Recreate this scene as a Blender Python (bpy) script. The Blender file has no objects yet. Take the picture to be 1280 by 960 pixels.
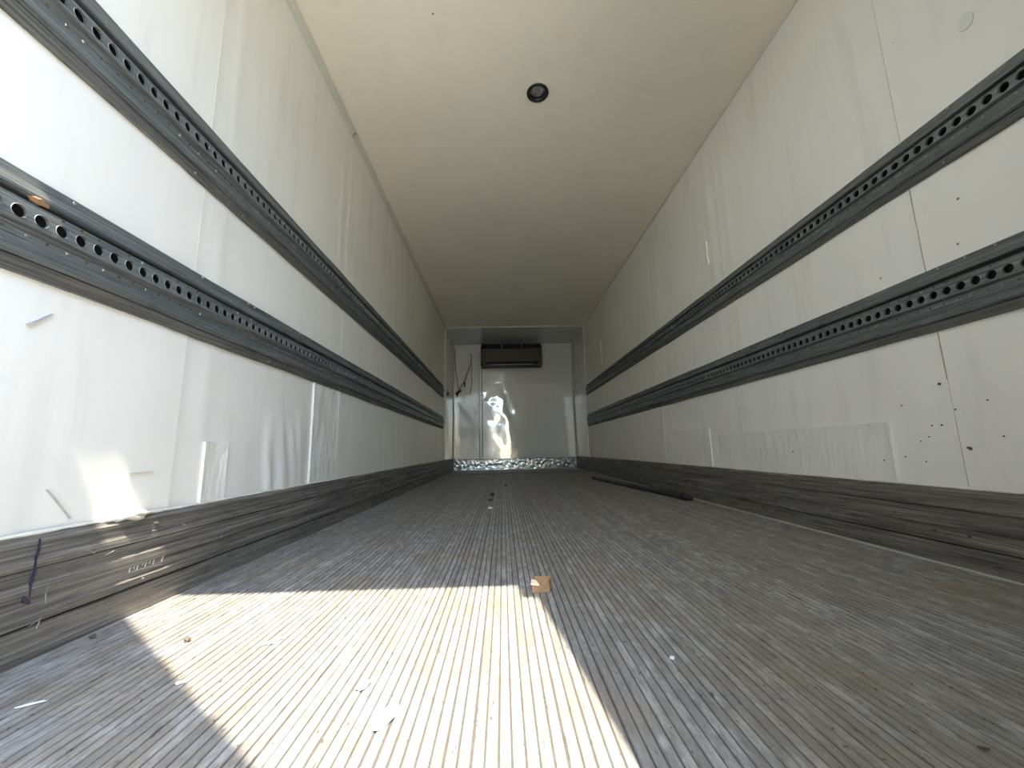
import bpy, bmesh, math, random
from mathutils import Vector, Matrix, noise
import numpy as np
random.seed(7)
SC = bpy.context.scene
COL = SC.collection
PI = math.pi

# ------------------------------------------------------------------ camera, sky, sun, exposure
# metres; X across the box, Y towards the nose, Z up, the floor at Z = 0, the rear opening at Y = YR
XL, XR, H, YN, YR = -0.987, 1.473, 2.54, 7.98, 0.14
cam = bpy.data.cameras.new('camera')
cam.sensor_fit = 'HORIZONTAL'; cam.sensor_width = 36.0
cam.lens = 495.84 / 1280 * 36.0
cam.clip_start = 0.02; cam.clip_end = 500
camo = bpy.data.objects.new('camera', cam); COL.objects.link(camo)
r = Vector((0.99952924, -0.02285443, -0.02046883))
u = Vector((0.01651901, -0.16131215, 0.98676518))
w = Vector((0.02585383, 0.98663877, 0.16085868))
camo.matrix_world = Matrix(((r.x, u.x, -w.x, 0), (r.y, u.y, -w.y, 0), (r.z, u.z, -w.z, 0.4036), (0, 0, 0, 1)))
SC.camera = camo

wd = bpy.data.worlds.new('sky'); SC.world = wd; wd.use_nodes = True
nt = wd.node_tree; nt.nodes.clear()
sky = nt.nodes.new('ShaderNodeTexSky'); sky.sky_type = 'NISHITA'; sky.sun_disc = False
SUN = Vector((-0.067, 0.490, -1.0)).normalized()          # the way the sunlight travels
sky.sun_elevation = math.asin(-SUN.z); sky.sun_rotation = math.atan2(-SUN.x, -SUN.y)
sky.air_density = 1.2; sky.dust_density = 0.6; sky.ozone_density = 1.0
bg = nt.nodes.new('ShaderNodeBackground'); bg.inputs[1].default_value = 0.82
out = nt.nodes.new('ShaderNodeOutputWorld')
nt.links.new(sky.outputs[0], bg.inputs[0]); nt.links.new(bg.outputs[0], out.inputs[0])

sl = bpy.data.lights.new('sun', 'SUN'); sl.energy = 6.3; sl.angle = math.radians(0.53); sl.color = (1.0, 0.90, 0.74)
slo = bpy.data.objects.new('sun', sl); COL.objects.link(slo)
slo.rotation_euler = SUN.to_track_quat('-Z', 'Y').to_euler(); slo.location = (0.5, -3, 6)

SC.view_settings.view_transform = 'Standard'; SC.view_settings.look = 'None'
SC.view_settings.exposure = 1.58; SC.view_settings.gamma = 1.0
SC.view_settings.use_curve_mapping = False
cy = SC.cycles
cy.max_bounces = 24; cy.diffuse_bounces = 20; cy.glossy_bounces = 8
cy.use_denoising = True
cy.use_guiding = True
cy.sample_clamp_indirect = 12.0
cy.caustics_reflective = True

# ------------------------------------------------------------------ node helpers
def mat(name):
    m = bpy.data.materials.new(name); m.use_nodes = True
    t = m.node_tree
    b = [n for n in t.nodes if n.type == 'BSDF_PRINCIPLED'][0]
    return m, t, b
def N(t, kind, **kw):
    n = t.nodes.new(kind)
    for k, v in kw.items():
        if k.startswith('i_'):
            key = k[2:]
            key = int(key) if key.isdigit() else key.replace('_', ' ')
            n.inputs[key].default_value = v
        else: setattr(n, k, v)
    return n
def pos(t, scale=(1, 1, 1)):
    g = N(t, 'ShaderNodeNewGeometry')
    m = N(t, 'ShaderNodeMapping'); m.inputs['Scale'].default_value = scale
    t.links.new(g.outputs['Position'], m.inputs['Vector'])
    return m.outputs[0]
def nz(t, vec, scale, detail=4, rough=0.55):
    n = N(t, 'ShaderNodeTexNoise'); n.inputs['Scale'].default_value = scale
    n.inputs['Detail'].default_value = detail; n.inputs['Roughness'].default_value = rough
    t.links.new(vec, n.inputs['Vector'])
    return n.outputs[0]
def ramp(t, fac, stops):
    n = N(t, 'ShaderNodeValToRGB'); e = n.color_ramp.elements
    while len(e) < len(stops): e.new(0.5)
    for i, (p, c) in enumerate(stops):
        e[i].position = p
        e[i].color = (c, c, c, 1) if isinstance(c, (int, float)) else (*c, 1)
    t.links.new(fac, n.inputs[0]); return n.outputs[0]
def mix(t, fac, a, b, mode='MIX'):
    n = N(t, 'ShaderNodeMix', data_type='RGBA', blend_type=mode)
    for sock, v in ((n.inputs[0], fac), (n.inputs[6], a), (n.inputs[7], b)):
        if hasattr(v, 'links') or hasattr(v, 'is_linked'): t.links.new(v, sock)
        elif isinstance(v, (int, float)): sock.default_value = v
        else: sock.default_value = (*v, 1)
    return n.outputs[2]
def bump(t, b, h, strength, dist=0.002, prev=None):
    n = N(t, 'ShaderNodeBump'); n.inputs['Strength'].default_value = strength
    n.inputs['Distance'].default_value = dist
    t.links.new(h, n.inputs['Height'])
    if prev is not None: t.links.new(prev, n.inputs['Normal'])
    t.links.new(n.outputs[0], b.inputs['Normal'])
    return n.outputs[0]

# ------------------------------------------------------------------ materials
def wall_mat(name, base, dirt, rough, wave=0.0, pebble=0.15, specks=False, crinkle=0.0):
    m, t, b = mat(name)
    p = pos(t)
    f = ramp(t, nz(t, p, 1.3, 5), [(0.35, 0.0), (0.75, 1.0)])
    c = mix(t, f, base, tuple(x * 0.93 for x in base))
    f2 = ramp(t, nz(t, pos(t, (1, 1, 0.12)), 9, 5), [(0.55, 0.0), (0.85, 0.45)])
    c = mix(t, f2, c, dirt)
    f3 = ramp(t, nz(t, pos(t, (1, 0.25, 1.5)), 42, 4, 0.7), [(0.70, 0.0), (0.76, 0.5)])
    c = mix(t, f3, c, tuple(x * 0.8 for x in base))
    if specks:
        v = N(t, 'ShaderNodeTexVoronoi'); v.inputs['Scale'].default_value = 9.0
        t.links.new(p, v.inputs['Vector'])
        s = ramp(t, v.outputs['Distance'], [(0.03, 1.0), (0.045, 0.0)])
        s2 = ramp(t, nz(t, p, 2.2, 2), [(0.5, 0.0), (0.56, 1.0)])
        mm = N(t, 'ShaderNodeMath', operation='MULTIPLY'); t.links.new(s, mm.inputs[0]); t.links.new(s2, mm.inputs[1])
        c = mix(t, mm.outputs[0], c, (0.16, 0.15, 0.13))
    t.links.new(c, b.inputs['Base Color'])
    b.inputs['Roughness'].default_value = rough
    b.inputs['Specular IOR Level'].default_value = 0.5
    pv = bump(t, b, nz(t, p, 260, 3), pebble, 0.0006)
    if crinkle: pv = bump(t, b, nz(t, pos(t, (1, 1.3, 0.6)), 16, 4, 0.55), 1.0, crinkle, pv)
    if wave: bump(t, b, nz(t, pos(t, (1, 1, 0.55)), 3.3, 3, 0.5), 1.0, wave, pv)
    return m
M = {}
M['wall'] = wall_mat('wall_fibreglass', (0.90, 0.88, 0.80), (0.60, 0.57, 0.48), 0.34, 0.0025)
M['wall_r'] = wall_mat('wall_fibreglass_specked', (0.90, 0.88, 0.80), (0.62, 0.59, 0.50), 0.40, 0.002, specks=True)
M['ceil'] = wall_mat('ceiling_fibreglass', (0.93, 0.86, 0.70), (0.76, 0.70, 0.56), 0.36, 0.002)
M['patch'] = wall_mat('patch_fibreglass', (0.90, 0.88, 0.80), (0.66, 0.62, 0.54), 0.32, 0.004, 0.4, crinkle=0.010)
M['nose'] = wall_mat('nose_fibreglass', (0.80, 0.80, 0.78), (0.58, 0.57, 0.53), 0.10, 0.006, 0.05)
M['nose_side'] = wall_mat('nose_side_fibreglass', (0.72, 0.72, 0.69), (0.5, 0.49, 0.45), 0.22, 0.008, 0.08)
M['trim'] = wall_mat('white_trim', (0.74, 0.71, 0.62), (0.5, 0.45, 0.34), 0.4, 0.0, 0.1)
M['shell'] = wall_mat('outer_shell', (0.75, 0.75, 0.75), (0.5, 0.5, 0.5), 0.4, 0.0, 0.1)

def metal_mat(name, dark, light, rough, metallic, stretch=(6, 0.35, 30), rust=None, scale=6):
    m, t, b = mat(name)
    n1 = nz(t, pos(t, stretch), scale, 7, 0.65)
    c = mix(t, ramp(t, n1, [(0.32, 0.0), (0.68, 1.0)]), dark, light)
    n2 = nz(t, pos(t, (1, 0.5, 1)), 22, 6, 0.7)
    c = mix(t, ramp(t, n2, [(0.55, 0.0), (0.75, 0.5)]), c, tuple(x * 0.45 for x in dark))
    n3 = nz(t, pos(t, (2, 0.12, 4)), 70, 3, 0.6)
    c = mix(t, ramp(t, n3, [(0.66, 0.0), (0.74, 0.7)]), c, tuple(min(1, x * 1.9) for x in light))
    n6 = nz(t, pos(t, (3, 0.9, 55)), 5, 5, 0.7)
    c = mix(t, ramp(t, n6, [(0.40, 0.65), (0.52, 0.0)]), c, tuple(x * 0.5 for x in dark))
    c = mix(t, ramp(t, n6, [(0.58, 0.0), (0.70, 0.5)]), c, tuple(min(1, x * 1.5) for x in light))
    if rust:
        n4 = nz(t, pos(t, (1, 0.5, 3)), 4, 4)
        c = mix(t, ramp(t, n4, [(0.56, 0.0), (0.75, 0.6)]), c, rust)
    t.links.new(c, b.inputs['Base Color'])
    b.inputs['Metallic'].default_value = metallic
    t.links.new(ramp(t, n2, [(0.3, rough - 0.08), (0.7, rough + 0.15)]), b.inputs['Roughness'])
    pv = bump(t, b, n1, 0.35, 0.0015)
    bump(t, b, n2, 0.3, 0.001, pv)
    return m
M['rail'] = metal_mat('galvanised_rail', (0.125, 0.14, 0.14), (0.25, 0.27, 0.27), 0.42, 0.45, rust=(0.16, 0.13, 0.10))
M['rail_lip'] = metal_mat('dirty_rail_lip', (0.09, 0.088, 0.08), (0.19, 0.185, 0.165), 0.55, 0.15, rust=(0.20, 0.155, 0.11))
M['track'] = metal_mat('galvanised_track', (0.17, 0.185, 0.185), (0.30, 0.32, 0.32), 0.38, 0.5)
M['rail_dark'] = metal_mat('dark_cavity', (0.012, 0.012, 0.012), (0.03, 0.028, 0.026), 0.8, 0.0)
M['base'] = metal_mat('scuffed_base', (0.072, 0.066, 0.057), (0.27, 0.25, 0.215), 0.5, 0.10, stretch=(4, 0.45, 16), scale=5, rust=(0.22, 0.19, 0.15))
M['screw'] = metal_mat('screw_metal', (0.35, 0.34, 0.31), (0.6, 0.58, 0.54), 0.35, 0.8, stretch=(1, 1, 1), scale=60)
M['kick'] = metal_mat('bright_kick_metal', (0.42, 0.43, 0.43), (0.66, 0.67, 0.67), 0.22, 0.8, stretch=(1, 1, 2), scale=14)
M['bar'] = metal_mat('cargo_bar_steel', (0.06, 0.055, 0.055), (0.12, 0.11, 0.11), 0.45, 0.6)
M['unit_panel'] = metal_mat('unit_panel', (0.050, 0.038, 0.026), (0.085, 0.068, 0.048), 0.4, 0.2)
M['black'] = metal_mat('black_plastic', (0.008, 0.008, 0.008), (0.02, 0.02, 0.02), 0.5, 0.0)

def plain(name, c, rough=0.6, scale=30, var=0.25, metallic=0.0, bmp=0.3):
    m, t, b = mat(name)
    n = nz(t, pos(t), scale, 5)
    t.links.new(mix(t, n, tuple(x * (1 - var) for x in c), tuple(min(1, x * (1 + var)) for x in c)), b.inputs['Base Color'])
    b.inputs['Roughness'].default_value = rough; b.inputs['Metallic'].default_value = metallic
    bump(t, b, n, bmp, 0.001)
    return m
M['caulk'] = plain('cream_sealant', (0.78, 0.75, 0.66), 0.5, 60, 0.1)
M['wood'] = plain('cardboard_scrap', (0.30, 0.175, 0.085), 0.8, 80, 0.3)
M['wood_light'] = plain('torn_edge', (0.68, 0.55, 0.38), 0.8, 80, 0.3)
M['pebble'] = plain('dark_debris', (0.10, 0.08, 0.06), 0.8, 80, 0.3)
M['white_bit'] = plain('white_debris', (0.85, 0.84, 0.80), 0.6, 80, 0.1)
M['ink'] = plain('dark_ink', (0.03, 0.025, 0.05), 0.5, 90, 0.5)
M['blue'] = plain('blue_pen', (0.30, 0.31, 0.42), 0.5, 90, 0.4)
M['faint'] = plain('faint_scratch', (0.5, 0.49, 0.45), 0.5, 90, 0.2)
M['scratch'] = plain('pale_scratch', (0.34, 0.33, 0.30), 0.6, 200, 0.4)
M['stain'] = plain('grey_stain', (0.80, 0.795, 0.73), 0.4, 20, 0.05)
M['line'] = plain('ochre_line', (0.55, 0.50, 0.38), 0.6, 90, 0.3)
M['brown'] = plain('brown_dirt', (0.22, 0.15, 0.09), 0.8, 70, 0.5)
M['lens'] = plain('clear_lens', (0.22, 0.22, 0.19), 0.12, 30, 0.2)
M['rubber'] = plain('rubber', (0.03, 0.03, 0.03), 0.6)
M['concrete'] = plain('yard_concrete', (0.62, 0.57, 0.48), 0.85, 3, 0.15)

M['blocker_wall'] = plain('blocker_wall', (0.50, 0.43, 0.33), 0.9, 2, 0.1)  # warm tone for the added, unseen wall that blocks sky light
def floor_mat():
    m, t, b = mat('worn_ribbed_floor')
    oi = N(t, 'ShaderNodeObjectInfo')
    base = mix(t, ramp(t, oi.outputs['Random'], [(0.25, 0.0), (0.5, 0.8), (1.0, 1.0)]), (0.29, 0.28, 0.26), (0.45, 0.44, 0.42))
    n1 = nz(t, pos(t, (1, 0.25, 1)), 60, 6, 0.7)
    c = mix(t, ramp(t, n1, [(0.36, 0.0), (0.64, 1.0)]), tuple([0.19, 0.185, 0.17]), base)
    n2 = nz(t, pos(t, (1, 1.6, 1)), 2.6, 6, 0.65)
    c = mix(t, ramp(t, n2, [(0.44, 0.0), (0.66, 0.75)]), c, (0.27, 0.225, 0.165))
    n7 = nz(t, pos(t, (1.6, 0.5, 1)), 12, 5, 0.7)
    c = mix(t, ramp(t, n7, [(0.52, 0.0), (0.66, 0.6)]), c, (0.20, 0.175, 0.145))
    c = mix(t, ramp(t, n7, [(0.36, 0.40), (0.44, 0.0)]), c, (0.56, 0.55, 0.52))
    n3 = nz(t, pos(t, (3, 0.22, 1)), 48, 4, 0.7)
    c = mix(t, ramp(t, n3, [(0.60, 0.0), (0.69, 0.85)]), c, (0.085, 0.08, 0.072))
    n4 = nz(t, pos(t, (1, 0.35, 1)), 150, 4, 0.7)
    c = mix(t, ramp(t, n4, [(0.63, 0.0), (0.72, 0.6)]), c, (0.46, 0.455, 0.43))
    n5 = nz(t, pos(t, (1.2, 0.5, 1)), 85, 3, 0.7)
    c = mix(t, ramp(t, n5, [(0.64, 0.0), (0.68, 0.85)]), c, (0.07, 0.062, 0.052))
    t.links.new(c, b.inputs['Base Color'])
    b.inputs['Metallic'].default_value = 0.12
    t.links.new(ramp(t, n1, [(0.3, 0.62), (0.7, 0.40)]), b.inputs['Roughness'])
    pv = bump(t, b, n1, 0.6, 0.0015)
    bump(t, b, n3, 0.5, 0.0015, pv)
    return m
M['floor'] = floor_mat()
M['slot'] = plain('dirty_floor_slot', (0.08, 0.074, 0.066), 0.8, 60, 0.4)

for k_ in ('nose',):
    b_ = [n for n in M[k_].node_tree.nodes if n.type == 'BSDF_PRINCIPLED'][0]
    b_.inputs['Coat Weight'].default_value = 1.0; b_.inputs['Coat Roughness'].default_value = 0.04; b_.inputs['Coat IOR'].default_value = 1.8
# ------------------------------------------------------------------ mesh helpers
def link(name, me, m, parent=None, smooth=False):
    o = bpy.data.objects.new(name, me); COL.objects.link(o)
    if m is not None and not me.materials: me.materials.append(m)
    if smooth:
        me.polygons.foreach_set('use_smooth', [True] * len(me.polygons))
    if parent is not None: o.parent = parent
    return o
def mesh(name, vs, fs, m, parent=None, smooth=False):
    me = bpy.data.meshes.new(name); me.from_pydata([tuple(v) for v in vs], [], fs); me.update()
    return link(name, me, m, parent, smooth)
class MB:
    def __init__(s): s.v = []; s.f = []
    def add(s, vs, fs):
        k = len(s.v); s.v += [tuple(v) for v in vs]; s.f += [tuple(i + k for i in f) for f in fs]
    def box(s, x0, x1, y0, y1, z0, z1):
        s.add([(x0, y0, z0), (x1, y0, z0), (x1, y1, z0), (x0, y1, z0), (x0, y0, z1), (x1, y0, z1), (x1, y1, z1), (x0, y1, z1)],
              [(0, 3, 2, 1), (4, 5, 6, 7), (0, 1, 5, 4), (1, 2, 6, 5), (2, 3, 7, 6), (3, 0, 4, 7)])
    def tube(s, pts, rad, n=8, cap=True):
        pts = [Vector(p) for p in pts]; k = len(pts)
        rads = rad if isinstance(rad, (list, tuple)) else [rad] * k
        vs = []; fs = []
        for i, p in enumerate(pts):
            d = (pts[min(i + 1, k - 1)] - pts[max(i - 1, 0)]).normalized()
            a = Vector((0, 0, 1)) if abs(d.z) < 0.9 else Vector((1, 0, 0))
            e1 = d.cross(a).normalized(); e2 = d.cross(e1)
            for j in range(n):
                q = 2 * PI * j / n
                vs.append(p + (e1 * math.cos(q) + e2 * math.sin(q)) * rads[i])
        for i in range(k - 1):
            for j in range(n):
                fs.append((i * n + j, i * n + (j + 1) % n, (i + 1) * n + (j + 1) % n, (i + 1) * n + j))
        if cap: fs += [tuple(range(n)), tuple(range((k - 1) * n, k * n))[::-1]]
        s.add(vs, fs)
    def build(s, name, m, parent=None, smooth=False, bevel=0):
        o = mesh(name, s.v, s.f, m, parent, smooth)
        bm = bmesh.new(); bm.from_mesh(o.data); bmesh.ops.recalc_face_normals(bm, faces=bm.faces)
        if bevel: bmesh.ops.bevel(bm, geom=bm.edges[:], offset=bevel, segments=2, affect='EDGES', profile=0.5)
        bm.to_mesh(o.data); bm.free()
        return o
def tag(o, label, cat, group=None):
    o['label'] = label; o['category'] = cat
    if group: o['group'] = group
    return o
def empty(name, loc, label, cat, group=None):
    o = bpy.data.objects.new(name, None); COL.objects.link(o); o.location = loc; o.empty_display_size = 0.05
    return tag(o, label, cat, group)
def struct(o): o['kind'] = 'structure'; return o
def box(name, m, b, parent=None, bevel=0):
    k = MB(); k.box(*b); return k.build(name, m, parent, bevel=bevel)

# ------------------------------------------------------------------ floor: slab with lengthwise ribs
floor = struct(box('floor', M['slot'], (XL - 0.05, XR + 0.05, YR - 0.02, YN + 0.05, -0.12, -0.0035)))
X0, X1 = XL + 0.028, XR - 0.028
PITCH = 0.0181
nr = int((X1 - X0) / PITCH)
PITCH = (X1 - X0) / nr
def rib_mesh(k):
    rnd = random.Random(k)
    ys = [YR - 0.02] + [YR + (YN - YR) * i / 9 for i in range(1, 9)] + [YN - 0.02]
    hw = 0.0079 + rnd.uniform(-0.0006, 0.0004)
    vs = []; fs = []
    for y in ys:
        dz = rnd.uniform(-0.0004, 0.0); dx = rnd.uniform(-0.0004, 0.0004)
        for x, z in ((-hw, -0.0036), (-hw + 0.0005, -0.0008), (-hw + 0.002, 0), (hw - 0.002, 0), (hw - 0.0005, -0.0008), (hw, -0.0036)):
            vs.append((x + dx, y, z + dz if z == 0 else z))
    for i in range(len(ys) - 1):
        for j in range(5):
            a = i * 6 + j
            fs.append((a, a + 1, a + 7, a + 6))
    fs.append((0, 1, 2, 3, 4, 5)[::-1]); n = (len(ys) - 1) * 6; fs.append(tuple(range(n, n + 6)))
    me = bpy.data.meshes.new('floor_rib'); me.from_pydata(vs, [], fs); me.materials.append(M['floor'])
    return me
ribm = [rib_mesh(k) for k in range(8)]
for i in range(nr):
    o = bpy.data.objects.new('floor_rib', ribm[random.randrange(8)]); COL.objects.link(o)
    o.location = (X0 + (i + 0.5) * PITCH + random.uniform(-0.0005, 0.0005), 0, random.uniform(-0.0009, 0.0)); o.parent = floor
# thin bright angle along the right side and the threshold plate
box('floor_edge', M['faint'], (X1 - 0.007, X1 + 0.004, YR, YN - 0.1, -0.003, 0.004), floor)
box('floor_edge', M['floor'], (X0 - 0.004, X0 + 0.012, YR, YN - 0.1, -0.003, 0.0015), floor)
box('cross_strip', M['rail_dark'], (XL + 0.05, XR - 0.05, 6.72, 6.735, -0.003, 0.0025), floor)
box('nose_sill', M['track'], (XL + 0.04, XR - 0.04, YN - 0.33, YN - 0.03, -0.003, 0.006), floor)
box('threshold_plate', M['track'], (XL, XR, YR - 0.10, YR - 0.02, -0.10, -0.001), floor)

# ------------------------------------------------------------------ walls made of fibreglass panels
def fold(y, z, regions):
    d = 0.0
    for (y0, y1, z0, z1, amp, fr, slant) in regions:
        ey = min(1, max(0, (y - y0) / 0.06)) * min(1, max(0, (y1 - y) / 0.06))
        ez = min(1, max(0, (z1 - z) / 0.12)) * min(1, max(0, (z - z0 + 0.05) / 0.05))
        n = noise.noise(Vector(((y + slant * (z - z0)) * fr, z * 2.2, y0)))
        n2 = noise.noise(Vector(((y + slant * (z - z0)) * fr * 2.3, z * 5, y0 + 9)))
        d += amp * ey * ez * (1 - abs(n) * 2.4 + 0.5 * n2) * 0.7
    return d
def wall(side, ys, regions, m, thick=0.06):
    """outer slab as the structure, one object for each inner panel"""
    s = 1 if side == 'left' else -1
    X = XL if side == 'left' else XR
    xb = (X - thick - 0.004, X - 0.006) if side == 'left' else (X + 0.006, X + thick + 0.004)
    wo = struct(box('wall_' + side, M['shell'], (*xb, YR, YN + 0.06, -0.12, H + 0.08)))
    for k in range(len(ys) - 1):
        y0, y1 = ys[k] + 0.0012, ys[k + 1] - 0.0012
        fine = any(r[0] < y1 and r[1] > y0 for r in regions)
        ny = int((y1 - y0) / (0.014 if fine else 0.05)); zs = [i / 60 * H for i in range(61)] if fine else [i / 26 * H for i in range(27)]
        vs = []; fs = []
        for i in range(ny + 1):
            t = i / ny; y = y0 + (y1 - y0) * t
            edge = min(t, 1 - t) * (y1 - y0)
            for z in zs:
                d = 0.0030 * noise.noise(Vector((y * 1.7, z * 0.9, 3.0 * s + k)))
                d += 0.0015 * math.exp(-(edge / 0.012) ** 2)                     # lapped joint stands proud
                d += 0.0022 * math.exp(-((edge - 0.10) / 0.03) ** 2)             # rib behind the skin
                d += fold(y, z, regions)
                vs.append((X + s * d, y, z))
        nz_ = len(zs)
        for i in range(ny):
            for j in range(nz_ - 1):
                a = i * nz_ + j
                q = (a, a + 1, a + nz_ + 1, a + nz_)
                fs.append(q if s < 0 else q[::-1])
        # return edges into the joint
        for row, flip in ((0, False), (ny, True)):
            k0 = len(vs)
            for j in range(nz_):
                v = vs[row * nz_ + j]; vs.append((X - s * 0.006, v[1], v[2]))
            for j in range(nz_ - 1):
                fs.append((row * nz_ + j, row * nz_ + j + 1, k0 + j + 1, k0 + j))
        mesh('wall_panel', vs, fs, m, wo, smooth=False)
        me = bpy.context.scene.objects[-1].data if False else None
    for o in wo.children:
        o.data.polygons.foreach_set('use_smooth', [True] * len(o.data.polygons))
        o.data.set_sharp_from_angle(angle=math.radians(50))
    return wo
NOSE = 6.77
wl = wall('left', [YR, 1.23, 2.41, 3.58, 4.75, 5.93, NOSE],
          [(1.66, 2.06, 0.24, 0.60, 0.016, 9, 0.25), (2.12, 2.40, 0.24, 0.75, 0.0040, 7, -0.1), (5.2, 6.3, 0.24, 0.42, 0.012, 6, 0.1)], M['wall'])
wr = wall('right', [YR, 1.257, 2.42, 3.60, 4.78, 5.95, NOSE],
          [(1.55, 2.75, 0.24, 0.45, 0.0040, 7, 0.3), (3.55, 4.6, 0.24, 0.50, 0.008, 5, 0.2), (2.45, 2.60, 1.2, 2.3, 0.006, 3, 0.0), (1.45, 1.7, 0.24, 0.32, 0.006, 4, 0.4)], M['wall_r'])

def patch(side, y0, y1, z0, z1, th=0.003, amp=0.0045, fr=9, wo=None, name='repair_patch', mt=None):
    """thin sheet stuck over the wall skin, with edges of its own"""
    s = 1 if side == 'left' else -1
    X = XL if side == 'left' else XR
    ny = max(4, int((y1 - y0) / 0.02)); nzz = max(4, int((z1 - z0) / 0.03))
    vs = []; fs = []
    for i in range(ny + 1):
        for j in range(nzz + 1):
            y = y0 + (y1 - y0) * i / ny; z = z0 + (z1 - z0) * j / nzz
            inn = min(i, ny - i, nzz - j) > 0
            d = th + 0.004 + (amp * noise.noise(Vector((y * fr * 1.6, z * fr, y0 * 7))) + amp * 0.5 * noise.noise(Vector((y * fr * 4, z * fr * 2, y0))) if inn else 0.0035)
            vs.append((X + s * d, y, z))
    for i in range(ny):
        for j in range(nzz):
            a = i * (nzz + 1) + j; q = (a, a + 1, a + nzz + 2, a + nzz + 1); fs.append(q if s < 0 else q[::-1])
    ring = [i * (nzz + 1) + nzz for i in range(ny + 1)]
    lo = [j for j in range(nzz + 1)]; hi = [ny * (nzz + 1) + j for j in range(nzz + 1)]
    loop = lo + ring[1:] + hi[::-1][1:]
    k0 = len(vs)
    for q in loop: vs.append((X - s * 0.002, vs[q][1], vs[q][2]))
    for q in range(len(loop) - 1): fs.append((loop[q], loop[q + 1], k0 + q + 1, k0 + q))
    o = mesh(name, vs, fs, mt or M['patch'], wo, smooth=True); o.data.set_sharp_from_angle(angle=math.radians(40))
    return o
patch('left', 1.344, 1.455, 0.235, 0.447, wo=wl)['label'] = 'small upright rectangular patch'
patch('left', 2.075, 2.40, 0.235, 0.80, th=0.002, amp=0.005, fr=5, wo=wl)['label'] = 'tall wrinkled patch reaching up to the lower rail'
patch('right', 1.48, 2.72, 0.225, 0.475, amp=0.003, wo=wr)['label'] = 'long low crinkled patch'
patch('right', 2.80, 3.52, 0.225, 0.520, amp=0.0012, wo=wr)['label'] = 'smooth low rectangular patch'
patch('right', 2.59, 2.77, 1.66, 1.83, th=0.0005, amp=0.001, wo=wr)['label'] = 'small faint rectangular patch above the upper rail'
patch('right', 5.65, 6.25, 1.60, 1.95, th=0.0005, amp=0.001, wo=wr)['label'] = 'faint rectangular patch near the nose'

# marks on the wall skin: dents, a stain, ochre hairline, pen strokes (thin flat marks)
def stroke(side, pts, wdt, m, wo, name='scratch', off=0.0085, base=0.0, dp=0.006):
    s = 1 if side == 'left' else -1
    X = (XL if side == 'left' else XR) + s * (base + off)
    vs = []; fs = []
    for i, (y, z) in enumerate(pts):
        a = Vector(pts[max(i - 1, 0)]); b = Vector(pts[min(i + 1, len(pts) - 1)])
        d = (b - a).normalized(); n = Vector((-d.y, d.x)) * wdt * 0.5 * (0.35 if i in (0, len(pts) - 1) else random.uniform(0.7, 1.2))
        vs += [(X, y + n.x, z + n.y), (X, y - n.x, z - n.y), (X - s * dp, y + n.x, z + n.y), (X - s * dp, y - n.x, z - n.y)]
    for i in range(len(pts) - 1):
        a = i * 4; fs += [(a, a + 1, a + 5, a + 4), (a, a + 4, a + 6, a + 2), (a + 1, a + 3, a + 7, a + 5)]
    return mesh(name, vs, fs, m, wo)
stroke('left', [(0.814, 0.679), (0.828, 0.690), (0.842, 0.703), (0.856, 0.716)], 0.0009, M['blue'], wl, 'ink_stroke')['label'] = 'short blue ink stroke'
stroke('left', [(0.901, 0.337), (0.918, 0.318), (0.935, 0.297), (0.958, 0.268)], 0.0006, M['faint'], wl)
stroke('left', [(1.09, 0.36), (1.16, 0.362)], 0.0005, M['faint'], wl)
stroke('right', [(1.257, 0.975), (1.2575, 1.05), (1.256, 1.13), (1.2575, 1.20), (1.257, 1.30)], 0.0016, M['line'], wr, 'hairline_crack', off=0.0045)
stroke('right', [(1.257, 0.60), (1.258, 0.70), (1.257, 0.77)], 0.0014, M['line'], wr, 'hairline_crack', off=0.0045)
def blob(side, y, z, ry, rz, m, wo, name, th=0.0045, n=20):
    s = 1 if side == 'left' else -1; X = XL if side == 'left' else XR
    vs = []
    for x in (X, X + s * th):
        for j in range(n):
            q = 2 * PI * j / n; k = 1 + 0.12 * noise.noise(Vector((math.cos(q) * 2, math.sin(q) * 2, y * 9)))
            vs.append((x, y + ry * k * math.cos(q), z + rz * k * math.sin(q)))
    fs = [tuple(range(n)), tuple(range(n, 2 * n))[::-1]] + [(j, (j + 1) % n, n + (j + 1) % n, n + j) for j in range(n)]
    return mesh(name, vs, fs, m, wo)
blob('right', 1.012, 1.696, 0.022, 0.026, M['stain'], wr, 'stain', th=0.0036)
for y, z, q in ((1.283, 0.589, 0.0035), (1.231, 0.374, 0.004), (1.236, 0.377, 0.003), (1.375, 0.400, 0.002), (1.330, 0.452, 0.002),
                (1.345, 0.415, 0.002), (1.300, 0.452, 0.0022), (1.16, 0.52, 0.002), (1.44, 0.345, 0.002), (1.37, 0.33, 0.002),
                (1.52, 0.33, 0.0025), (1.42, 0.53, 0.0018), (1.25, 0.50, 0.0018), (1.14, 0.41, 0.002), (2.0, 0.36, 0.003)):
    blob('right', y, z, q, q * 1.2, M['pebble'], wr, 'screw_hole', th=0.0085 if z < 0.48 and y > 1.47 else 0.0050, n=8)

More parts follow.
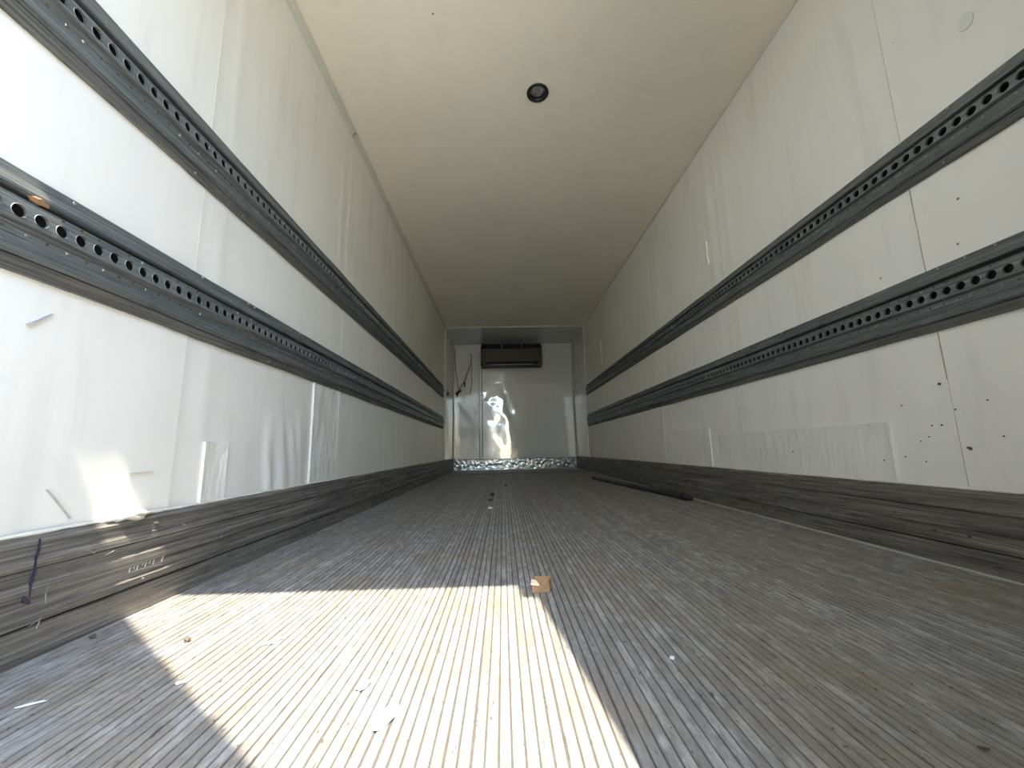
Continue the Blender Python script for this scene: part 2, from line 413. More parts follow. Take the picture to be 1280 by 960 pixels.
# ------------------------------------------------------------------ ceiling
ceiling = struct(box('ceiling', M['shell'], (XL - 0.07, XR + 0.07, YR, YN + 0.06, H + 0.03, H + 0.09)))
LX, LY, LR = 0.248, 2.095, 0.064
def ceil_panel(y0, y1, hole=False):
    bm = bmesh.new()
    o_ = [bm.verts.new((x, y, H)) for x, y in ((XL, y0 + .001), (XR, y0 + .001), (XR, y1 - .001), (XL, y1 - .001))]
    es = [bm.edges.new((o_[i], o_[(i + 1) % 4])) for i in range(4)]
    if hole:
        c_ = [bm.verts.new((LX + LR * math.cos(2 * PI * i / 40), LY + LR * math.sin(2 * PI * i / 40), H)) for i in range(40)]
        es += [bm.edges.new((c_[i], c_[(i + 1) % 40])) for i in range(40)]
    bmesh.ops.triangle_fill(bm, edges=es, use_beauty=True, use_dissolve=False)
    ext = bmesh.ops.extrude_face_region(bm, geom=bm.faces[:])
    bmesh.ops.translate(bm, vec=(0, 0, 0.006), verts=[v for v in ext['geom'] if isinstance(v, bmesh.types.BMVert)])
    bmesh.ops.recalc_face_normals(bm, faces=bm.faces)
    me = bpy.data.meshes.new('ceiling_panel'); bm.to_mesh(me); bm.free()
    return link('ceiling_panel', me, M['ceil'], ceiling)
ceil_panel(YR, 2.53, True); ceil_panel(2.53, 4.97); ceil_panel(4.97, NOSE)
for y in (2.53, 4.97):
    k = MB(); k.add([(XL + .12, y - .012, H), (XR, y - .012, H), (XR, y - .003, H - .0010), (XL + .12, y - .003, H - .0010), (XL + .12, y + .003, H - .0010), (XR, y + .003, H - .0010), (XR, y + .012, H), (XL + .12, y + .012, H)],
          [(0, 1, 2, 3), (3, 2, 5, 4), (4, 5, 6, 7)])
    k.build('seam_strip', M['ceil'], ceiling)
box('edge_strip', M['ceil'], (XL + 0.02, XL + 0.105, YR, NOSE, H - 0.0025, H), ceiling)
# moulding in the left ceiling corner, in two lengths with a joint
tr = struct(box('trim_1', M['trim'], (XL, XL + 0.030, YR, YR + 0.01, H - 0.030, H)))
for (y0, y1) in ((YR + 0.012, 2.395), (2.399, NOSE - 0.002)):
    prof = [(0, -0.034), (0.006, -0.034), (0.008, -0.028), (0.010, -0.016), (0.014, -0.011), (0.020, -0.010), (0.0215, -0.004), (0.026, -0.004), (0.028, -0.010), (0.034, -0.010), (0.036, 0.0)]
    vs = [(XL + a, y, H + b) for y in (y0, y1) for a, b in prof]; n = len(prof)
    mesh('corner_moulding', vs, [(i, i + 1, n + i + 1, n + i) for i in range(n - 1)] + [tuple(range(n)), tuple(range(n, 2 * n))[::-1]], M['trim'], tr)
k = MB(); k.box(XR - 0.012, XR, YR, NOSE, H - 0.012, H)
struct(k.build('trim_2', M['trim']))
# small dark marks on the ceiling near the left edge
for x, y in ((-0.311, 1.653), (-0.70, 2.95), (-0.536, 6.428)):
    k = MB(); k.tube([(x, y, H), (x, y, H - 0.003)], 0.004, 8); k.build('screw_head', M['pebble'], ceiling)

# ------------------------------------------------------------------ nose section: liner, front wall, kick plate
t3 = struct(box('trim_3', M['trim'], (XL, XR, NOSE, NOSE + 0.045, H - 0.014, H + 0.003), bevel=0.003))
box('trim_stile', M['trim'], (XR - 0.014, XR + 0.002, NOSE, NOSE + 0.045, 0.21, H - 0.014), t3, bevel=0.003)
box('trim_stile', M['trim'], (XL - 0.002, XL + 0.014, NOSE, NOSE + 0.045, 0.21, H - 0.014), t3, bevel=0.003)
def grid(name, P, nu, nv, m, parent, f, flip=False):
    vs = []; fs = []
    for i in range(nu + 1):
        for j in range(nv + 1): vs.append(f(i / nu, j / nv))
    for i in range(nu):
        for j in range(nv):
            a = i * (nv + 1) + j; q = (a, a + 1, a + nv + 2, a + nv + 1); fs.append(q[::-1] if flip else q)
    return mesh(name, vs, fs, m, parent, smooth=True)
N0 = NOSE + 0.045
grid('nose_liner', 0, 30, 40, M['nose_side'], wl, lambda a, b: (XL + 0.004 + 0.006 * noise.noise(Vector((a * 3, b * 4, 1))) + 0.006, N0 + (YN - N0) * a, b * H), True)
grid('nose_liner', 0, 30, 40, M['nose_side'], wr, lambda a, b: (XR - 0.010 - 0.006 * noise.noise(Vector((a * 3, b * 4, 5))), N0 + (YN - N0) * a, b * H))
grid('nose_liner', 0, 40, 20, M['nose_side'], ceiling, lambda a, b: (XL + (XR - XL) * a, N0 + (YN - N0) * b, H + 0.002 + 0.002 * noise.noise(Vector((a * 4, b * 3, 8)))), True)
wf = struct(box('wall_front', M['shell'], (XL - 0.06, XR + 0.06, YN + 0.012, YN + 0.07, -0.12, H + 0.08)))
def fy(x, z):
    d = 0.006 * noise.noise(Vector((x * 1.5, z * 0.7, 4))) + 0.003 * noise.noise(Vector((x * 3, z * 3.5, 14)))
    g = math.exp(-((x + 0.05) / 0.33) ** 2)
    d += 0.005 * g * noise.noise(Vector((x * 5, z * 6, 31))) * (1 if 0.9 < z < 1.75 else 0.3)
    return YN - 0.006 + d
for (x0, x1) in ((XL, -0.462), (-0.458, 0.62), (0.622, XR)):
    nu = int((x1 - x0) / 0.02)
    grid('wall_panel', 0, nu, 110, M['nose'], wf, lambda a, b: (x0 + (x1 - x0) * a, fy(x0 + (x1 - x0) * a, b * H), b * H))
# upright joint strips, corner strips and top strip
k = MB(); k.tube([(-0.46, YN - 0.008, 0.2), (-0.46, YN - 0.010, 1.2), (-0.462, YN - 0.008, 2.38)], 0.009, 8); k.build('joint_strip', M['nose'], wf, smooth=True)
k = MB(); k.tube([(-0.40, YN - 0.006, 0.25), (-0.402, YN - 0.014, 1.2), (-0.40, YN - 0.004, 2.1)], 0.011, 8); k.build('joint_strip', M['nose'], wf, smooth=True)
box('top_strip', M['white_bit'], (XL, XR, YN - 0.022, YN - 0.012, H - 0.030, H - 0.004), wf)
box('corner_strip', M['trim'], (XL + 0.012, XL + 0.028, YN - 0.034, YN - 0.010, 0.2, H - 0.03), wf, bevel=0.003)
box('corner_strip', M['trim'], (XR - 0.028, XR - 0.012, YN - 0.034, YN - 0.010, 0.2, H - 0.03), wf, bevel=0.003)
bb = struct(grid('baseboard_front', 0, 110, 12, M['kick'], None,
     lambda a, b: (XL + 0.03 + (XR - XL - 0.06) * a, YN - 0.030 + 0.012 * noise.noise(Vector((a * 60, b * 4, 2))) * math.sin(b * PI) + 0.006 * noise.noise(Vector((a * 140, b * 9, 7))), 0.006 + 0.200 * b)))
box('kick_cap', M['base'], (XL + 0.03, XR - 0.03, YN - 0.036, YN - 0.010, 0.204, 0.214), bb)

# ------------------------------------------------------------------ baseboards on both sides: three scuffed bands each
BASEP = [  # (protrusion, height) from the floor up, split into three bands
    [(0.024, -0.003), (0.026, 0.006), (0.026, 0.066), (0.021, 0.069)],
    [(0.019, 0.0705), (0.029, 0.074), (0.030, 0.090), (0.026, 0.098), (0.026, 0.122), (0.029, 0.127), (0.029, 0.150), (0.025, 0.156), (0.025, 0.176), (0.023, 0.1795)],
    [(0.022, 0.1802), (0.028, 0.184), (0.028, 0.200), (0.024, 0.206), (0.023, 0.236), (0.014, 0.246), (0.000, 0.247)]]
def baseboard(side):
    s = 1 if side == 'left' else -1; X = XL if side == 'left' else XR
    root = struct(box('baseboard_' + side, M['rail_dark'], (*sorted((X - s * 0.004, X + s * 0.012)), YR, YN - 0.04, 0.0, 0.235)))
    cuts = [YR, 3.2, 6.765, YN - 0.045]
    for c in range(3):
        for kx, prof in enumerate(BASEP):
            y0, y1 = cuts[c] + (0.0 if c == 0 else 0.003), cuts[c + 1] - 0.003
            ny = int((y1 - y0) / 0.12); vs = []; fs = []; n = len(prof)
            for i in range(ny + 1):
                y = y0 + (y1 - y0) * i / ny
                for j, (d, z) in enumerate(prof):
                    wz = 0.0015 * noise.noise(Vector((y * 3, z * 30, kx + s))) if 0.01 < z else 0
                    if kx == 2 and j >= n - 2: wz += 0.003 * noise.noise(Vector((y * 9, 5, s)))
                    vs.append((X + s * (d + 0.0012 * noise.noise(Vector((y * 4, z * 40, 3 * s)))), y, z * (0.97 if y > 5 else 1) + wz))
            for i in range(ny):
                for j in range(n - 1):
                    a = i * n + j; q = (a, a + 1, a + n + 1, a + n); fs.append(q if s < 0 else q[::-1])
            for row in (0, ny):
                k0 = len(vs); vs += [(X, vs[row * n][1], prof[0][1]), (X, vs[row * n][1], prof[-1][1])]
                fs.append(tuple([k0] + [row * n + j for j in range(n)] + [k0 + 1]))
            mesh('scuff_board', vs, fs, M['base'], root)
    return root
bl = baseboard('left'); br = baseboard('right')
# ragged cream sealant along the top of the baseboards
def caulk(side, wo):
    s = 1 if side == 'left' else -1; X = XL if side == 'left' else XR
    vs = []; fs = []; n = 5; y = YR; ring = 0
    rnd = random.Random(5 if s > 0 else 6)
    while y < NOSE:
        th = 0.0045 + 0.004 * noise.noise(Vector((y * 14, s, 2))) + 0.002 * noise.noise(Vector((y * 50, s, 8)))
        th = max(th, 0.0016)
        z = 0.2465 + 0.003 * noise.noise(Vector((y * 9, 5, s)))
        for j in range(n):
            q = PI * j / (n - 1) - PI / 2
            vs.append((X + s * (0.006 + th * 1.1 * math.cos(q)), y, z + th * 0.9 * math.sin(q) + 0.003))
        ring += 1; y += 0.012 if y < 2.5 else 0.04
    for i in range(ring - 1):
        for j in range(n - 1):
            a = i * n + j; q = (a, a + 1, a + n + 1, a + n); fs.append(q if s < 0 else q[::-1])
    mesh('sealant_bead', vs, fs, M['caulk'], wo, smooth=True)
caulk('left', wl); caulk('right', wr)
# torn lump of cream sealant on the left
bm = bmesh.new(); bmesh.ops.create_icosphere(bm, subdivisions=3, radius=1)
for v in bm.verts:
    k_ = 1 + 0.5 * noise.noise(v.co * 2.2 + Vector((3, 1, 2)))
    v.co = Vector((XL + 0.012 + v.co.x * 0.022 * k_, 1.095 + v.co.y * 0.060 * k_, 0.251 + v.co.z * (0.011 + 0.004 * math.sin(v.co.y * 6)) * k_))
me = bpy.data.meshes.new('sealant_lump'); bm.to_mesh(me); bm.free()
tag(link('sealant_lump', me, M['caulk'], None, True), 'torn lump of cream sealant on top of the left baseboard', 'sealant')
# marks on the left baseboard
stroke('left', [(0.882, 0.240), (0.883, 0.22), (0.880, 0.20), (0.882, 0.175), (0.878, 0.15), (0.880, 0.128)], 0.0042, M['ink'], bl, 'ink_stroke', off=0.0, base=0.0300, dp=0.003)['label'] = 'thick dark purple marker stroke'
stroke('left', [(0.866, 0.134), (0.874, 0.124), (0.882, 0.116)], 0.010, M['ink'], bl, 'ink_stroke', off=0.0, base=0.0300, dp=0.003)
S = lambda pts, wd_=0.0008: stroke('left', pts, wd_, M['scratch'], bl, off=0.0, base=0.0293, dp=0.003)
S([(0.912, 0.150), (0.910, 0.125), (0.913, 0.104)]); S([(0.905, 0.090), (0.906, 0.072), (0.903, 0.060)]); S([(0.888, 0.070), (0.905, 0.078), (0.918, 0.084)])
S([(1.10, 0.150), (1.135, 0.150), (1.170, 0.149), (1.196, 0.148)]); S([(1.10, 0.112), (1.135, 0.110), (1.17, 0.107), (1.20, 0.104)])
for q in (1.100, 1.122, 1.146, 1.170, 1.198): S([(q, 0.147), (q + 0.003, 0.130), (q - 0.002, 0.112)], 0.0006)
for q in (1.11, 1.135, 1.155): S([(q, 0.118), (q + 0.016, 0.140)], 0.0006)
S([(0.99, 0.192), (1.000, 0.182), (1.006, 0.186), (1.022, 0.190)]); S([(1.03, 0.172), (1.05, 0.176), (1.064, 0.172)])
for y, z in ((0.985, 0.192), (1.165, 0.222), (1.14, 0.085), (1.26, 0.20), (1.43, 0.13)):
    k = MB(); k.tube([(XL + 0.022, y, z), (XL + 0.033, y, z)], [0.004, 0.0028], 10); k.build('screw', M['screw'], bl)
for y, z in ((1.81, 0.105), (1.49, 0.143), (2.3, 0.11), (1.36, 0.105), (1.26, 0.105)):
    k = MB(); k.tube([(XR - 0.022, y, z), (XR - 0.033, y, z)], [0.004, 0.0028], 10); k.build('screw', M['screw'] if y > 1.7 else M['pebble'], br)

# ------------------------------------------------------------------ cargo rails with perforated track
HOLE_P, HOLE_R = 0.0395, 0.0128
def strip_prof(X, s, zb, prof, y0, y1, step, wob, seed):
    ny = max(2, int((y1 - y0) / step)); n = len(prof); vs = []; fs = []
    for i in range(ny + 1):
        y = y0 + (y1 - y0) * i / ny
        for j, (t, d) in enumerate(prof):
            vs.append((X + s * (d + (0.0010 * noise.noise(Vector((y * 6, t * 40, seed))) if 0 < j < n - 1 else 0)), y, zb(y) + t + wob * noise.noise(Vector((y * 2.5, t * 12, seed + 5)))))
    for i in range(ny):
        for j in range(n - 1):
            a = i * n + j; q = (a, a + 1, a + n + 1, a + n); fs.append(q if s < 0 else q[::-1])
    for row in (0, ny):
        k0 = len(vs); vs += [(X - s * 0.002, vs[row * n][1], vs[row * n][2]), (X - s * 0.002, vs[row * n][1], vs[row * n + n - 1][2])]
        fs.append(tuple([k0] + [row * n + j for j in range(n)] + [k0 + 1]))
    return vs, fs
def rail(side, zlo, hgt, yend, label, seed, tilt=0.0):
    s = 1 if side == 'left' else -1; X = (XL if side == 'left' else XR) + s * 0.004
    root = empty('cargo_rail', (X, YR, zlo), label, 'cargo rail', 'perforated cargo rails along the side walls')
    k_ = hgt / 0.213
    zb = lambda y: zlo + tilt * (y - 1) / 6
    y0 = YR + 0.03
    lower = [(0.0285, 0.002), (0.029, 0.016), (0.034, 0.0225), (0.052, 0.022), (0.060, 0.017), (0.0665, 0.017), (0.068, 0.011), (0.0705, 0.011)]
    upper = [(0.1605, 0.002), (0.161, 0.015), (0.163, 0.0195), (0.170, 0.0195), (0.188, 0.013), (0.1922, 0.012), (0.1925, 0.003)]
    lip_lo = [(0.0, -0.004), (0.0, 0.006), (0.010, 0.009), (0.020, 0.0125), (0.0265, 0.0135), (0.0272, 0.002)]
    lip_up = [(0.1935, 0.001), (0.194, 0.0085), (0.204, 0.0075), (0.211, 0.007), (0.213, -0.004)]
    for nm, pf, mk in (('lower_flange', lower, 'rail'), ('upper_flange', upper, 'rail'), ('lower_lip', lip_lo, 'rail_lip'), ('upper_lip', lip_up, 'rail')):
        vs, fs = strip_prof(X, s, zb, [(t * k_, d) for t, d in pf], y0, yend, 0.10, 0.0035, seed)
        o = mesh(nm, vs, fs, M[mk], root); o.matrix_parent_inverse = Matrix.Translation((-X, -YR, -zlo))
    # track: hat profile, the face punched with round holes, a dark back behind them
    fz0, fz1 = 0.095 * k_, 0.134 * k_
    below = [(0.069, 0.010), (0.070, 0.0125), (0.0885, 0.0125), (0.0905, 0.015), (0.0930, 0.026)]
    above = [(0.136, 0.026), (0.1385, 0.0145), (0.141, 0.012), (0.151, 0.012), (0.152, 0.004)]
    L = yend - y0; cuts = [y0, y0 + 3.06, yend]
    for c in range(2):
        a0, a1 = cuts[c] + (0.002 if c else 0), cuts[c + 1]
        V = []; F = []
        for pf in (below + [(0.095, 0.028)], [(0.134, 0.028)] + above):
            vs, fs = strip_prof(X, s, zb, [(t * k_, d) for t, d in pf], a0, a1, 0.2, 0.0, seed)
            q0 = len(V); V += vs; F += [tuple(i + q0 for i in f) for f in fs[:-2]]
        nh = int((a1 - a0) / HOLE_P); p = (a1 - a0) / nh; K = 16
        for i in range(nh):
            yc = a0 + (i + 0.5) * p; zc = (fz0 + fz1) / 2 + zb(yc); hh = (fz1 - fz0) / 2
            q0 = len(V); blocked = random.random() < 0.03
            for j in range(K):
                an = 2 * PI * (j + 0.5) / K; cx, cz = math.cos(an), math.sin(an)
                m_ = max(abs(cx) / (p / 2), abs(cz) / hh)
                V.append((X + s * 0.028, yc + cx / m_, zc + cz / m_))
            for (rr, dd) in ((HOLE_R + 0.0016, 0.0280), (HOLE_R + 0.0004, 0.0290), (HOLE_R, 0.0270), (HOLE_R, 0.0225)):
                for j in range(K):
                    an = 2 * PI * (j + 0.5) / K
                    V.append((X + s * dd, yc + rr * math.cos(an), zc + rr * math.sin(an)))
            for ring in range(4):
                for j in range(K):
                    a = q0 + ring * K + j; b = q0 + ring * K + (j + 1) % K
                    q = (a, b, b + K, a + K); F.append(q if s < 0 else q[::-1])
            # corners of the square cell around the ring
            for cy_, cz_, j1 in ((1, 1, 1), (-1, 1, 5), (-1, -1, 9), (1, -1, 13)):
                V.append((X + s * 0.028, yc + cy_ * p / 2, zc + cz_ * hh)); q = (q0 + j1, len(V) - 1, q0 + j1 + 1)
                F.append(q if s > 0 else q[::-1])
        o = mesh('perforated_track', V, F, M['track'], root); o.matrix_parent_inverse = Matrix.Translation((-X, -YR, -zlo))
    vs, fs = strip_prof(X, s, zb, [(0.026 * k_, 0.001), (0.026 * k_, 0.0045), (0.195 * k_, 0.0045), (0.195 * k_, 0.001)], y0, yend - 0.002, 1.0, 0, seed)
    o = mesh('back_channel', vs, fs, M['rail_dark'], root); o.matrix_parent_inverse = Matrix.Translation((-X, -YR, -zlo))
    # screws and empty screw holes beside the holes of the track
    k2 = MB(); k2.tube([(0, 0, 0), (s * 0.0022, 0, 0)], [0.0048, 0.0034], 10); scr = None
    rnd = random.Random(seed); y = 0.62
    protos = {}
    for key, mt in (('screw', M['screw']), ('screw_hole', M['pebble'])):
        kk = MB(); kk.tube([(0, 0, 0), (s * (0.0024 if key == 'screw' else 0.0008), 0, 0)], [0.0046, 0.0030] if key == 'screw' else [0.0034, 0.0034], 10)
        protos[key] = kk.build(key, mt, root); protos[key]['used'] = 0
    first = dict(protos)
    def put(key, y, t, d):
        if first.get(key) is not None: o = first.pop(key)
        else:
            o = protos[key].copy(); COL.objects.link(o)
        o.parent = root; o.location = (s * d, y - YR, t * k_ + (zb(y) - zlo))
    while y < 2.6:
        put('screw' if rnd.random() < 0.35 else 'screw_hole', y + rnd.uniform(-.003, .003), 0.079, 0.0122)
        if rnd.random() < 0.7: put('screw' if rnd.random() < 0.25 else 'screw_hole', y + HOLE_P / 2, 0.146, 0.0118)
        if rnd.random() < 0.10: put('screw', y, 0.204, 0.0070)
        if rnd.random() < 0.10: put('screw', y, 0.012, 0.0080)
        y += HOLE_P
    for o in protos.values():
        if 'used' in o: del o['used']
    return root
rail('left', 0.776, 0.213, 6.56, 'lower perforated metal cargo rail on the left wall', 1, -0.035)
rail('left', 1.290, 0.214, 6.55, 'upper perforated metal cargo rail on the left wall', 2, -0.030)
rail('right', 0.765, 0.212, 6.74, 'lower perforated metal cargo rail on the right wall', 3, -0.012)
rail('right', 1.292, 0.180, 6.74, 'upper perforated metal cargo rail on the right wall', 4, -0.004)

# ------------------------------------------------------------------ ceiling light
cl = empty('ceiling_light', (LX, LY, H), 'round recessed black-rimmed lamp in the ceiling, switched off', 'ceiling light')
def lathe(prof, n=40):
    vs = []; fs = []; k = len(prof)
    for i in range(n):
        q = 2 * PI * i / n
        for r_, z in prof: vs.append((r_ * math.cos(q), r_ * math.sin(q), z))
    for i in range(n):
        for j in range(k - 1):
            a = i * k + j; b = ((i + 1) % n) * k + j
            fs.append((a, b, b + 1, a + 1))
    return vs, fs
vs, fs = lathe([(0.0635, 0.012), (0.066, 0.0), (0.067, -0.004), (0.061, -0.008), (0.050, -0.004), (0.046, 0.010), (0.046, 0.020)]); mesh('bezel', vs, fs, M['black'], cl, True)
vs, fs = lathe([(0.0, 0.004), (0.012, 0.003), (0.030, 0.005), (0.045, 0.012), (0.046, 0.018), (0, 0.018)]); mesh('lens', vs, fs, M['lens'], cl, True)
vs, fs = lathe([(0.0, 0.0005), (0.006, 0.0005), (0.008, 0.004), (0, 0.004)], 12); mesh('lens_hub', vs, fs, M['brown'], cl, True)

# ------------------------------------------------------------------ evaporator unit on the nose wall, hung from the ceiling
ex0, ex1 = -0.405, 0.80
ev = empty('evaporator_unit', (0.2, 7.75, H), 'slim dark brown evaporator unit hung at the top of the front wall', 'cooling unit')
def ep(name, m, b, bevel=0):
    o = box(name, m, b, ev, bevel); o.matrix_parent_inverse = Matrix.Translation((-0.2, -7.75, -H)); return o
ep('housing', M['black'], (ex0 + 0.01, ex1 - 0.01, 7.63, YN - 0.03, 2.07, 2.46), 0.006)
V = []; n = 16
for i in range(n + 1):
    t = i / n; x = ex0 + (ex1 - ex0) * t; zt = 2.405 + 0.035 * math.sin(PI * t)
    V += [(x, 7.60, 2.36), (x, 7.62, zt), (x, YN - 0.03, zt + 0.06), (x, YN - 0.03, 2.36)]
F = [(i * 4 + j, i * 4 + (j + 1) % 4, i * 4 + 4 + (j + 1) % 4, i * 4 + 4 + j) for i in range(n) for j in range(4)] + [(0, 1, 2, 3), tuple(range(4 * n, 4 * n + 4))[::-1]]
o = mesh('top_cover', V, F, M['black'], ev); o.matrix_parent_inverse = Matrix.Translation((-0.2, -7.75, -H))
ep('front_panel', M['unit_panel'], (ex0, ex1, 7.585, 7.605, 2.085, 2.352), 0.004)
ep('end_panel', M['unit_panel'], (ex0, ex0 + 0.012, 7.60, YN - 0.04, 2.02, 2.35))
ep('end_panel', M['unit_panel'], (ex1 - 0.012, ex1, 7.60, YN - 0.04, 2.02, 2.35))
ep('drip_tray', M['black'], (ex0 + 0.02, ex1 - 0.02, 7.62, YN - 0.05, 2.025, 2.06), 0.004)
ep('tray_lip', M['track'], (ex0 + 0.20, ex1 - 0.20, 7.612, 7.618, 2.028, 2.040))
for x in (ex0 + 0.05, ex1 - 0.07): ep('foot', M['unit_panel'], (x, x + 0.045, 7.60, 7.66, 2.012, 2.085), 0.003)
for x in (0.009, 0.404):
    k = MB(); k.tube([(x, 7.60, 2.345), (x, 7.60, H - 0.002)], 0.0075, 10); o = k.build('hanger_bolt', M['kick'], ev, True); o.matrix_parent_inverse = Matrix.Translation((-0.2, -7.75, -H))
k = MB(); k.tube([(0.19, 7.583, 2.31), (0.19, 7.586, 2.31)], [0.012, 0.014], 12); o = k.build('badge', M['brown'], ev); o.matrix_parent_inverse = Matrix.Translation((-0.2, -7.75, -H))

# ------------------------------------------------------------------ loose wires and sensor at the nose
def wire(pts, rad, label, name='hanging_wire'):
    P = [Vector(p) for p in pts]; Q = []
    for i in range(len(P) - 1):
        p0, p1, p2, p3 = P[max(i - 1, 0)], P[i], P[i + 1], P[min(i + 2, len(P) - 1)]
        for j in range(6):
            t = j / 6
            Q.append(0.5 * ((2 * p1) + (p2 - p0) * t + (2 * p0 - 5 * p1 + 4 * p2 - p3) * t * t + (3 * p1 - p0 - 3 * p2 + p3) * t ** 3))
    Q.append(P[-1]); k = MB(); k.tube(Q, rad, 8)
    return tag(k.build(name, M['black'], None, True), label, 'wire')
YW = YN - 0.045
wire([(-0.955, YW, 2.44), (-0.945, YW, 2.20), (-0.925, YW, 1.96), (-0.895, YW, 1.75), (-0.875, YW, 1.60)], 0.0065, 'black wire hanging straight down the far left corner')
wire([(-0.64, YW, 2.33), (-0.615, YW, 2.30), (-0.625, YW, 2.13), (-0.69, YW, 1.96), (-0.755, YW, 1.76), (-0.80, YW - .01, 1.70), (-0.84, YW - .01, 1.63), (-0.87, YW - .01, 1.57)], 0.0075, 'black wire slanting down from the hook to the connector cluster')
wire([(-0.60, YW, 2.12), (-0.610, YW, 1.95), (-0.605, YW, 1.75), (-0.625, YW, 1.62), (-0.635, YW, 1.51)], 0.005, 'thin black wire end dangling free between the corner and the cooling unit')
k = MB(); k.tube([(-0.93, YW - .012, 1.50), (-0.90, YW - .015, 1.53), (-0.85, YW - .015, 1.565), (-0.815, YW - .012, 1.585)], [0.014, 0.022, 0.020, 0.010], 10)
k.tube([(-0.90, YW - .015, 1.57), (-0.895, YW - .015, 1.52), (-0.90, YW - .012, 1.45)], [0.010, 0.018, 0.008], 8)
tag(k.build('wire_connector', M['black'], None, True), 'small black taped connector cluster where two hanging wires meet', 'connector')
k = MB(); k.tube([(-0.76, YW - .012, 1.76), (-0.745, YW - .015, 1.70), (-0.75, YW - .012, 1.65)], [0.008, 0.015, 0.007], 8)
tag(k.build('wire_clip', M['black'], None, True), 'small black clip halfway down the slanting wire', 'clip')
k = MB(); k.box(XL + 0.009, XL + 0.035, 7.02, 7.12, 1.37, 1.43); tag(k.build('temperature_sensor', M['pebble'], None, bevel=0.006), 'small dark sensor on the left wall beyond the rail ends', 'sensor')

# ------------------------------------------------------------------ cargo bar lying by the right baseboard
A = Vector((1.360, 2.92, 0.024)); B = Vector((1.150, 5.16, 0.018)); D = (B - A).normalized()
cb = empty('cargo_bar', A, 'long dark telescopic cargo bar lying along the right baseboard', 'cargo bar')
def seg(name, a, b, r0, m, prof=None):
    k = MB(); L_ = (B - A).length
    ts = prof or [(a, r0), (b, r0)]
    k.tube([D * (L_ * t) + Vector((0, 0, (0.024 - 0.006 * t) - 0.024)) for t, _ in ts], [q for _, q in ts], 18)
    o = k.build(name, m, cb, True); o.data.set_sharp_from_angle(angle=math.radians(40)); return o
seg('outer_tube', 0.055, 0.50, 0.0235, M['bar']); seg('inner_tube', 0.49, 0.99, 0.0175, M['bar'])
seg('collar', 0, 0, 0, M['rubber'], [(0.040, 0.020), (0.044, 0.026), (0.058, 0.026), (0.062, 0.0235)])
seg('end_foot', 0, 0, 0, M['bar'], [(0.0, 0.006), (0.006, 0.013), (0.020, 0.021), (0.042, 0.022)])
seg('rubber_tip', 0, 0, 0, M['rubber'], [(0.985, 0.0175), (0.988, 0.022), (1.0, 0.021)])

# ------------------------------------------------------------------ scrap and litter on the floor
def lump(name, x, y, sx, sy, sz, m, label, cat, seed, rot=0, parent=None, sub=2, rough=0.5):
    bm = bmesh.new(); bmesh.ops.create_icosphere(bm, subdivisions=sub, radius=1)
    for v in bm.verts:
        k_ = 1 + rough * noise.noise(v.co * 1.7 + Vector((seed, 0, 0)))
        c = v.co * k_; c = Vector((c.x * sx, c.y * sy, c.z * sz))
        c.rotate(Matrix.Rotation(rot, 3, 'Z')); v.co = c
    zmin = min(v.co.z for v in bm.verts)
    for v in bm.verts: v.co.z -= zmin
    me = bpy.data.meshes.new(name); bm.to_mesh(me); bm.free()
    o = link(name, me, m); o.location = (x, y, 0.0005)
    return tag(o, label, cat)
sc_ = empty('cardboard_scrap', (0.105, 1.215, 0), 'crumpled brown scrap at the far right corner of the sunlit patch', 'scrap')
vs = [(-0.028, -0.018, 0), (0.022, -0.014, 0), (0.030, 0.016, 0.002), (-0.018, 0.022, 0.002), (-0.030, -0.012, 0.024), (0.006, -0.016, 0.018), (0.028, 0.008, 0.036), (-0.020, 0.020, 0.034), (0.018, -0.010, 0.030)]
mesh('body', vs, [(0, 1, 5), (0, 5, 4), (1, 8, 5), (1, 2, 6), (1, 6, 8), (2, 3, 7), (2, 7, 6), (3, 0, 4), (3, 4, 7), (4, 5, 7), (5, 8, 6), (5, 6, 7), (0, 3, 2, 1)], M['wood'], sc_)
o = mesh('torn_flap', [(-0.032, -0.013, 0.025), (-0.008, -0.017, 0.023), (-0.016, -0.004, 0.031), (-0.030, 0.002, 0.032), (-0.032, -0.014, 0.021), (-0.008, -0.018, 0.019)], [(0, 1, 2, 3), (0, 4, 5, 1)], M['wood_light'], sc_); o['label'] = 'pale torn edge'
lump('plastic_clip', -0.100, 3.62, 0.018, 0.07, 0.012, M['pebble'], 'small dark bent clip lying far back on the floor', 'litter', 1)
lump('debris', -0.105, 3.25, 0.020, 0.022, 0.008, M['pebble'], 'dark crumb just in front of the bent clip', 'litter', 2)
lump('debris', 0.024, 4.5, 0.018, 0.03, 0.008, M['pebble'], 'tiny dark crumb farthest back on the floor', 'litter', 3)
lump('white_crumb', -0.091, 2.79, 0.014, 0.018, 0.008, M['white_bit'], 'small white crumb far back, in line with the bent clip', 'litter', 4)
lump('pebble', -0.700, 0.968, 0.007, 0.005, 0.004, M['pebble'], 'small dark pebble at the left shadow edge of the sunlit patch', 'pebble', 5)
lump('white_crumb', -0.585, 0.801, 0.008, 0.0045, 0.002, M['white_bit'], 'white flake lying in the shade on the left of the floor', 'litter', 6, 0.4)
lump('paint_flake', -0.250, 0.773, 0.008, 0.016, 0.0015, M['white_bit'], 'white paint flake in the middle of the sunlit patch', 'litter', 7, -0.4)
lump('paint_flake', -0.505, 0.955, 0.010, 0.022, 0.001, M['white_bit'], 'pale paint smear in the left part of the sunlit patch', 'litter', 8, -0.6)
lump('paint_flake', -0.185, 0.690, 0.012, 0.034, 0.001, M['white_bit'], 'long white paint smear lowest in the sunlit patch', 'litter', 9, -0.2)
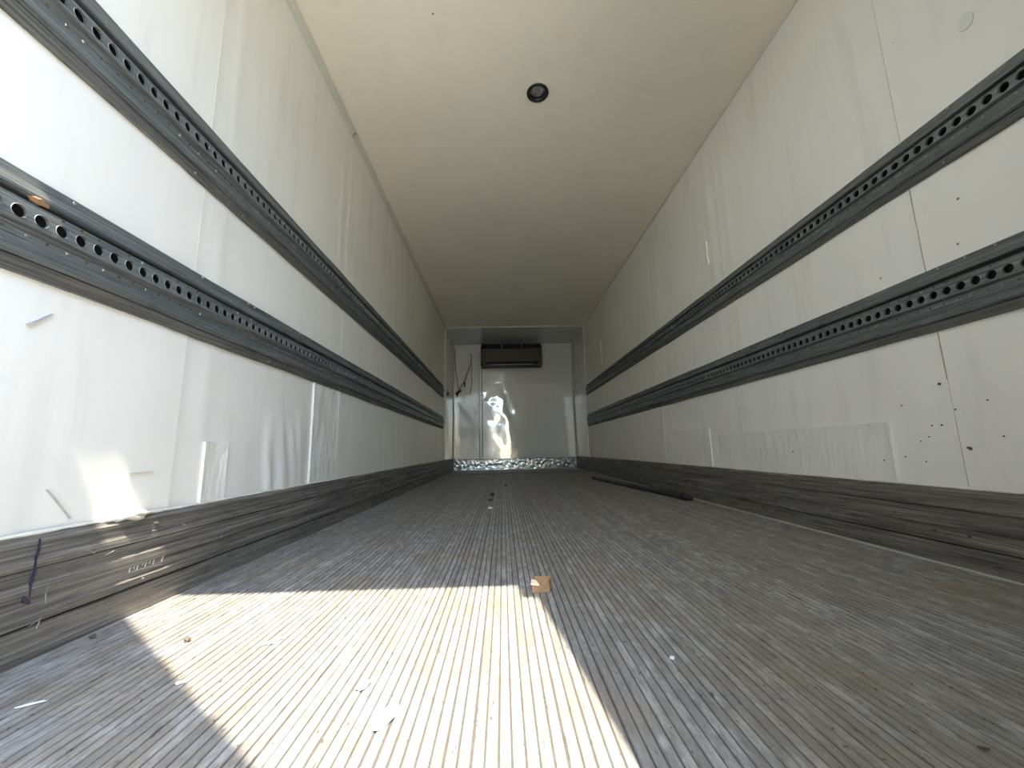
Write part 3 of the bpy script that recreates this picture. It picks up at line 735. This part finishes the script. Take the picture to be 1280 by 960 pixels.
lump('debris', 0.626, 0.578, 0.006, 0.0025, 0.002, M['pebble'], 'dark splinter at the lower right of the floor', 'litter', 10, -0.5)
lump('white_crumb', 0.317, 0.826, 0.005, 0.005, 0.003, M['white_bit'], 'tiny white crumb just right of the sunlit patch', 'litter', 11)
lump('pebble', -0.935, 1.00, 0.007, 0.005, 0.004, M['pebble'], 'tiny dark pebble beside the left baseboard', 'pebble', 12)
lump('wood_splinter', -0.790, 0.752, 0.002, 0.020, 0.0015, M['white_bit'], 'pale splinter in the shade nearest the left edge of the photo', 'litter', 13, -1.0)
bm_ = lump('brown_scrap', XL + 0.016, 0.775, 0.008, 0.020, 0.008, M['wood'], 'brown scrap caught in the groove of the lower left rail', 'scrap', 14); bm_.location = (XL + 0.018, 0.785, 0.930)

# ------------------------------------------------------------------ rear of the truck, behind the camera, and the yard
wb = struct(box('wall_back', M['shell'], (XL - 0.08, XR + 0.08, YR - 0.05, YR, 2.40, H + 0.09)))
box('door_post', M['shell'], (XL - 0.08, XL + 0.0, YR - 0.05, YR, -0.12, 2.40), wb)
box('door_post', M['shell'], (XR, XR + 0.08, YR - 0.05, YR, -0.12, 2.40), wb)
box('lock_keeper', M['kick'], (0.20, 0.30, YR - 0.09, YR - 0.05, 2.28, 2.42), wb)
d2 = struct(box('door_2', M['wall_r'], (0.235, XR, YR - 0.06, YR - 0.005, -0.05, 2.40)))
for x in (0.40, 1.15):
    k = MB(); k.tube([(x, YR - 0.09, -0.08), (x, YR - 0.09, 2.42)], 0.014, 12); k.build('lock_rod', M['kick'], d2, True)
d1 = bpy.data.objects.new('door_1', None); COL.objects.link(d1); struct(d1); d1.location = (XL + 0.02, YR - 0.05, 0); d1.rotation_euler.z = -math.radians(39.0)
box('door_leaf', M['wall'], (0, 1.20, -0.055, 0, -0.05, 2.36), d1)
for x in (0.30, 0.95):
    k = MB(); k.tube([(x, -0.085, -0.08), (x, -0.085, 2.36)], 0.014, 12); k.build('lock_rod', M['kick'], d1, True)
box('rear_bumper', M['rail'], (XL, XR, YR - 0.16, YR - 0.06, -0.30, -0.12), wb)
struct(box('floor_yard', M['concrete'], (-30, 30, -40, 14, -1.30, -1.22)))
struct(box('wall_sky_blocker', M['blocker_wall'], (5.0, 5.3, -24, 5, -1.22, 4.2)))  # added out of view to hold low sky light off the left wall
